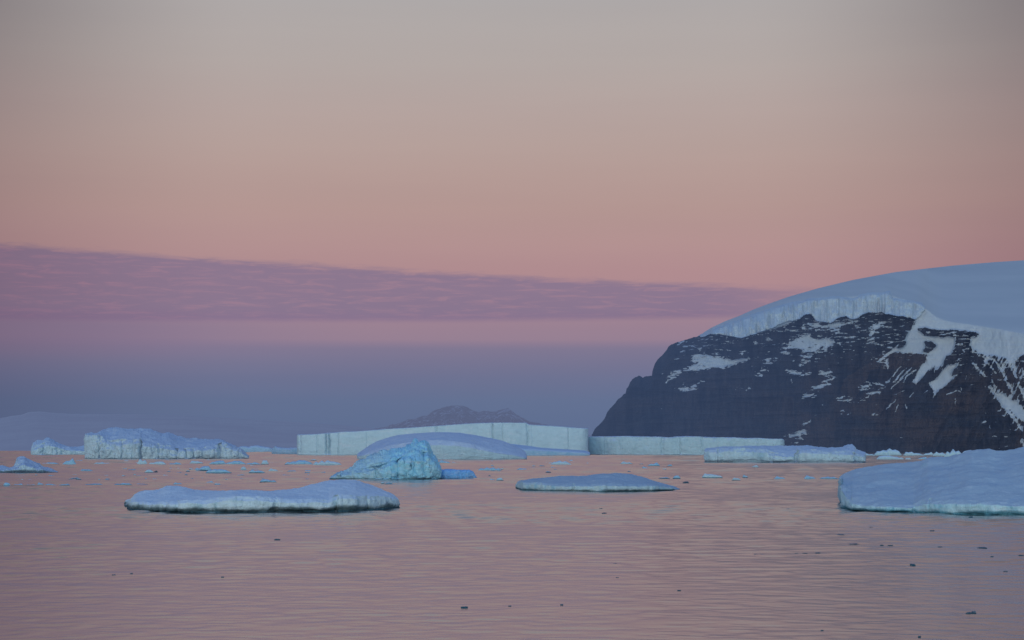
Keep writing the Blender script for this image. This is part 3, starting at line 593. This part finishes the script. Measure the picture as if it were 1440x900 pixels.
far_ridge('distant_mountain', [(500,606),(530,602),(545,599.5),(560,595),(575,590),(590,586.5),(603,583),(612,576.5),(620,573.5),(628,571),(640,569.5),(650,570),(658,572.5),(664,577),(672,579.5),(680,578),(690,578.5),(700,577),(707,574.5),(714,574.5),(720,578),(726,583),(735,587.5),(745,592),(770,597),(800,604),(840,615)], 632.6, 9000, 1500, M_mt, 1.6, rough=160, rows=70)

# ------------------------------------------------------------------ sea
SLOPE = .062
ys = [50.0]
while ys[-1] < 5200: ys.append(ys[-1]*1.0015)
ys = np.array([-400, 0, 30]+ys+[8000, 15000, 60000])
ss = np.concatenate([[-60, -8, -2.5, -1.5], np.linspace(-1, 1, 561), [1.5, 2.5, 8, 60]])
YW, SW = np.meshgrid(ys, ss, indexing='ij')
XW = SW*(np.clip(YW, 60, 5200)*.42+12)
YY = np.clip(YW, 50, 5200); cellm = .0015*YY
ZW = np.zeros(YW.shape); wsum = np.zeros(YW.shape); comps = []
for k in range(10):
    lam = .38*1.75**k
    w = sm(2.3, 3.8, lam/cellm)*(.10+.90*sm(15, 6, lam/cellm))*(lam < 6.0*(1+YY/400))
    wsum += w*w; comps.append((lam, w))
for k, (lam, w) in enumerate(comps):
    th = (-.25, .2, .05, -.12, .3, -.05, .15, 0, .1, -.1)[k]
    a_, b_ = XW*math.cos(th)-YW*math.sin(th), XW*math.sin(th)+YW*math.cos(th)
    amp_ = SLOPE*lam/1.1*w/np.sqrt(np.maximum(wsum, 1e-6))
    q_ = w > .002; a_, b_, amp_ = a_[q_], b_[q_], amp_[q_]
    ZW[q_] += amp_*vnoise(a_/(lam*1.4)+31*k, b_/lam+7*k, a_*0+k*3.3)
ruf = .55+.75*sm(-.35, .35, fbm(XW/260, YW/90, XW*0+77, 4, .6))
ZW *= ruf*((YW >= 50) & (YW <= 5200) & (np.abs(SW) <= 1))
o_ = make_mesh('sea', np.stack([XW, YW, ZW], -1).reshape(-1, 3), grid_faces(len(ys), len(ss)), bpy.data.materials.new('tmp'))
sea = o_; sea['kind'] = 'structure'; me = sea.data; me.materials.clear()
m, t = new_mat('sea_water'); g = t.node('ShaderNodeNewGeometry'); pos = g.outputs['Position']; P = t.sep(pos)
rip = t.noise(t.vscale(pos, (.55, 1.0, 1)), .55, 4, .6, .4)
chop = t.noise(t.vscale(pos, (.5, 1.0, 1)), 2.2, 3, .6)
swell = t.noise(t.vscale(pos, (.30, 1.0, 1)), .10, 3, .5, .3)
patch = t.noise(t.vscale(pos, (.22, 1.0, 1)), .018, 4, .6, .5)
amt = t.step(patch, .35, .65, .55, 1.15)
hh = t.m('ADD', t.m('MULTIPLY', rip, .55), t.m('MULTIPLY', chop, .10)); hh = t.m('MULTIPLY', hh, amt); hh = t.m('ADD', hh, t.m('MULTIPLY', swell, 2.2))
bp = t.node('ShaderNodeBump'); bp.inputs['Strength'].default_value = 1.0; bp.inputs['Distance'].default_value = .03; t.l.new(hh, bp.inputs['Height'])
b = t.node('ShaderNodeBsdfPrincipled'); b.inputs['Base Color'].default_value = (.012, .022, .034, 1); b.distribution = 'MULTI_GGX'; b.inputs['Roughness'].default_value = .20; b.inputs['IOR'].default_value = 1.6
t.l.new(bp.outputs[0], b.inputs['Normal'])
gl = t.node('ShaderNodeBsdfAnisotropic'); gl.distribution = 'MULTI_GGX'; gl.inputs['Color'].default_value = (.95, .89, .875, 1); gl.inputs['Roughness'].default_value = .20; t.l.new(bp.outputs[0], gl.inputs['Normal'])
mx = t.node('ShaderNodeMixShader'); mx.inputs[0].default_value = .44; t.l.new(b.outputs[0], mx.inputs[1]); t.l.new(gl.outputs[0], mx.inputs[2])
me.materials.append(finish(m, t, mx.outputs[0]))

# ------------------------------------------------------------------ dusk sky: earth shadow, belt of Venus, thin cloud bank
world = bpy.data.worlds.new('World'); scene.world = world; world.use_nodes = True; world.node_tree.nodes.clear(); t = NT(world.node_tree)
tc = t.node('ShaderNodeTexCoord'); D = t.sep(tc.outputs['Generated'])
hor = t.m('SQRT', t.m('ADD', t.m('MULTIPLY', D[0], D[0]), t.m('MULTIPLY', D[1], D[1])))
tan_e = t.m('DIVIDE', D[2], t.m('MAXIMUM', hor, .001))
az = t.m('ARCTAN2', D[0], D[1])
vrow = t.m('SUBTRACT', HV, t.m('MULTIPLY', tan_e, F*1.012))              # elevation, in rows of the photo
ucol = t.m('MULTIPLY', az, F)                                     # azimuth, from the middle of the view
q = t.m('DIVIDE', vrow, -700.0); q = t.m('ADD', q, 1.0)           # 0 at row 700 .. 1 at row 0
q = t.m('DIVIDE', t.m('SUBTRACT', 660.0, vrow), 760.0, clamp=True)
def st(v, *c): return ((660-v)/760, L(*c))
sky = t.ramp(q, [st(640,92,110,144), st(600,95,111,145), st(564,99,113,146), st(530,110,115,146), st(504,121,118,146), st(489,128,120,146), st(482,140,124,147), st(476,150,128,147), st(455,155,130,147), st(440,160,132,146), st(405,174,138,144), st(380,176,140,144), st(340,178,145,145), st(290,179,150,146), st(240,180,155,150), st(200,180,159,154), st(150,180,163,159), st(80,177,167,164), st(8,174,168,167), st(-80,164,166,172)])
cn = t.comb(t.m('DIVIDE', ucol, 52.0), t.m('DIVIDE', vrow, 6.0), 0.0)
wisp = t.noise(cn, 1.0, 6, .62, .6)
wisp2 = t.noise(t.comb(t.m('DIVIDE', ucol, 420.0), t.m('DIVIDE', vrow, 30.0), 3.0), 1.0, 4, .55, .4)
top = t.m('ADD', t.m('MULTIPLY', t.m('ADD', ucol, 720.0), .050), 347.0)
top = t.m('MINIMUM', top, 406.0)
top = t.m('ADD', top, t.m('MULTIPLY', t.m('SUBTRACT', wisp, .5), 16.0)); top = t.m('ADD', top, t.m('MULTIPLY', t.m('SUBTRACT', wisp2, .5), 14.0))
bot = t.m('ADD', t.m('MULTIPLY', t.m('ADD', ucol, 720.0), -.010), 456.0); bot = t.m('ADD', bot, t.m('MULTIPLY', t.m('SUBTRACT', wisp2, .5), 6.0))
c1 = t.step(t.m('SUBTRACT', vrow, top), -3.0, 11.0); c2 = t.step(t.m('SUBTRACT', bot, vrow), -5.0, 7.0)
cf = t.m('MULTIPLY', c1, c2); cf = t.m('MULTIPLY', cf, t.step(ucol, 520.0, 250.0, .15, 1.0)); cf = t.m('MULTIPLY', cf, t.step(ucol, -1400.0, -900.0))
ccol = t.mix(t.step(wisp, .45, .72), L(132, 116, 143), L(152, 124, 145))
ccol = t.mix(t.step(ucol, -200.0, -720.0, 0.0, .6), ccol, t.mix(t.step(wisp, .45, .72), L(134, 117, 143), L(154, 122, 147)))
ccol = t.mix(t.step(vrow, 430.0, 452.0, 0, .5), ccol, L(132, 110, 142))
low = t.m('MULTIPLY', t.step(vrow, 440.0, 462.0), t.step(vrow, 515.0, 478.0)); low = t.m('MULTIPLY', low, t.step(ucol, -150.0, -620.0))
sky = t.mix(t.m('MULTIPLY', low, .75), sky, L(134, 119, 146))
sky = t.mix(t.m('MULTIPLY', cf, .85), sky, ccol)
# a little unevenness, lens vignette painted in as darker sides and upper corners
un = t.noise(t.comb(t.m('DIVIDE', ucol, 700.0), t.m('DIVIDE', vrow, 60.0), 8.0), 1.0, 3, .5)
sky = t.mix(1.0, sky, t.mix(un, (.96, .96, .97, 1), (1.04, 1.04, 1.03, 1)), 'MULTIPLY')
dk = t.step(t.m('ABSOLUTE', t.m('ADD', ucol, 20.0)), 330.0, 960.0); 
sky = t.mix(dk, sky, t.mix(1.0, sky, (.64, .595, .645, 1), 'MULTIPLY'))
sky = t.mix(t.m('MULTIPLY', dk, t.step(vrow, 320.0, -60.0)), sky, t.mix(1.0, sky, (.56, .57, .58, 1), 'MULTIPLY'))
# rest of the vault (outside the frame): deep blue overhead, pale cool glow on the sunset side
hi = t.step(D[2], .30, .75); sky = t.mix(hi, sky, (.12, .232, .485, 1))
back = t.m('MULTIPLY', t.step(D[1], .05, -.6), t.step(D[2], .60, .20)); sky = t.mix(back, sky, (.52, .80, .92, 1))
bg = t.node('ShaderNodeBackground'); t.l.new(sky, bg.inputs[0]); bg.inputs[1].default_value = 1.0
ns = t.node('ShaderNodeTexSky', sky_type='NISHITA'); ns.sun_disc = False; ns.sun_elevation = R(-3.0); ns.sun_rotation = R(195)
bg2 = t.node('ShaderNodeBackground'); t.l.new(ns.outputs[0], bg2.inputs[0]); bg2.inputs[1].default_value = .05
ad = t.node('ShaderNodeAddShader'); t.l.new(bg.outputs[0], ad.inputs[0]); t.l.new(bg2.outputs[0], ad.inputs[1])
ow = t.node('ShaderNodeOutputWorld'); t.l.new(bg.outputs[0] if False else ad.outputs[0], ow.inputs[0])

sun = bpy.data.lights.new('sun', 'SUN'); sun.energy = .50; sun.angle = R(14); sun.color = (1.0, .97, .94)
so = bpy.data.objects.new('sun', sun); C.objects.link(so)
# light comes from behind the camera, slightly left and low
import mathutils
so.rotation_euler = mathutils.Vector((.25, 1.0, -.16)).to_track_quat('-Z', 'Y').to_euler()

cam = bpy.data.cameras.new('camera'); co = bpy.data.objects.new('camera', cam); C.objects.link(co); scene.camera = co
co.location = (0, 0, H); co.rotation_euler = (R(90), 0, 0); cam.sensor_width = 36; cam.lens = F/1440*36; cam.shift_y = (HV-450)/1440
cam.clip_start = .5; cam.clip_end = 120000
scene.view_settings.view_transform = 'Standard'; scene.view_settings.look = 'None'; scene.view_settings.exposure = 0; scene.view_settings.gamma = 1
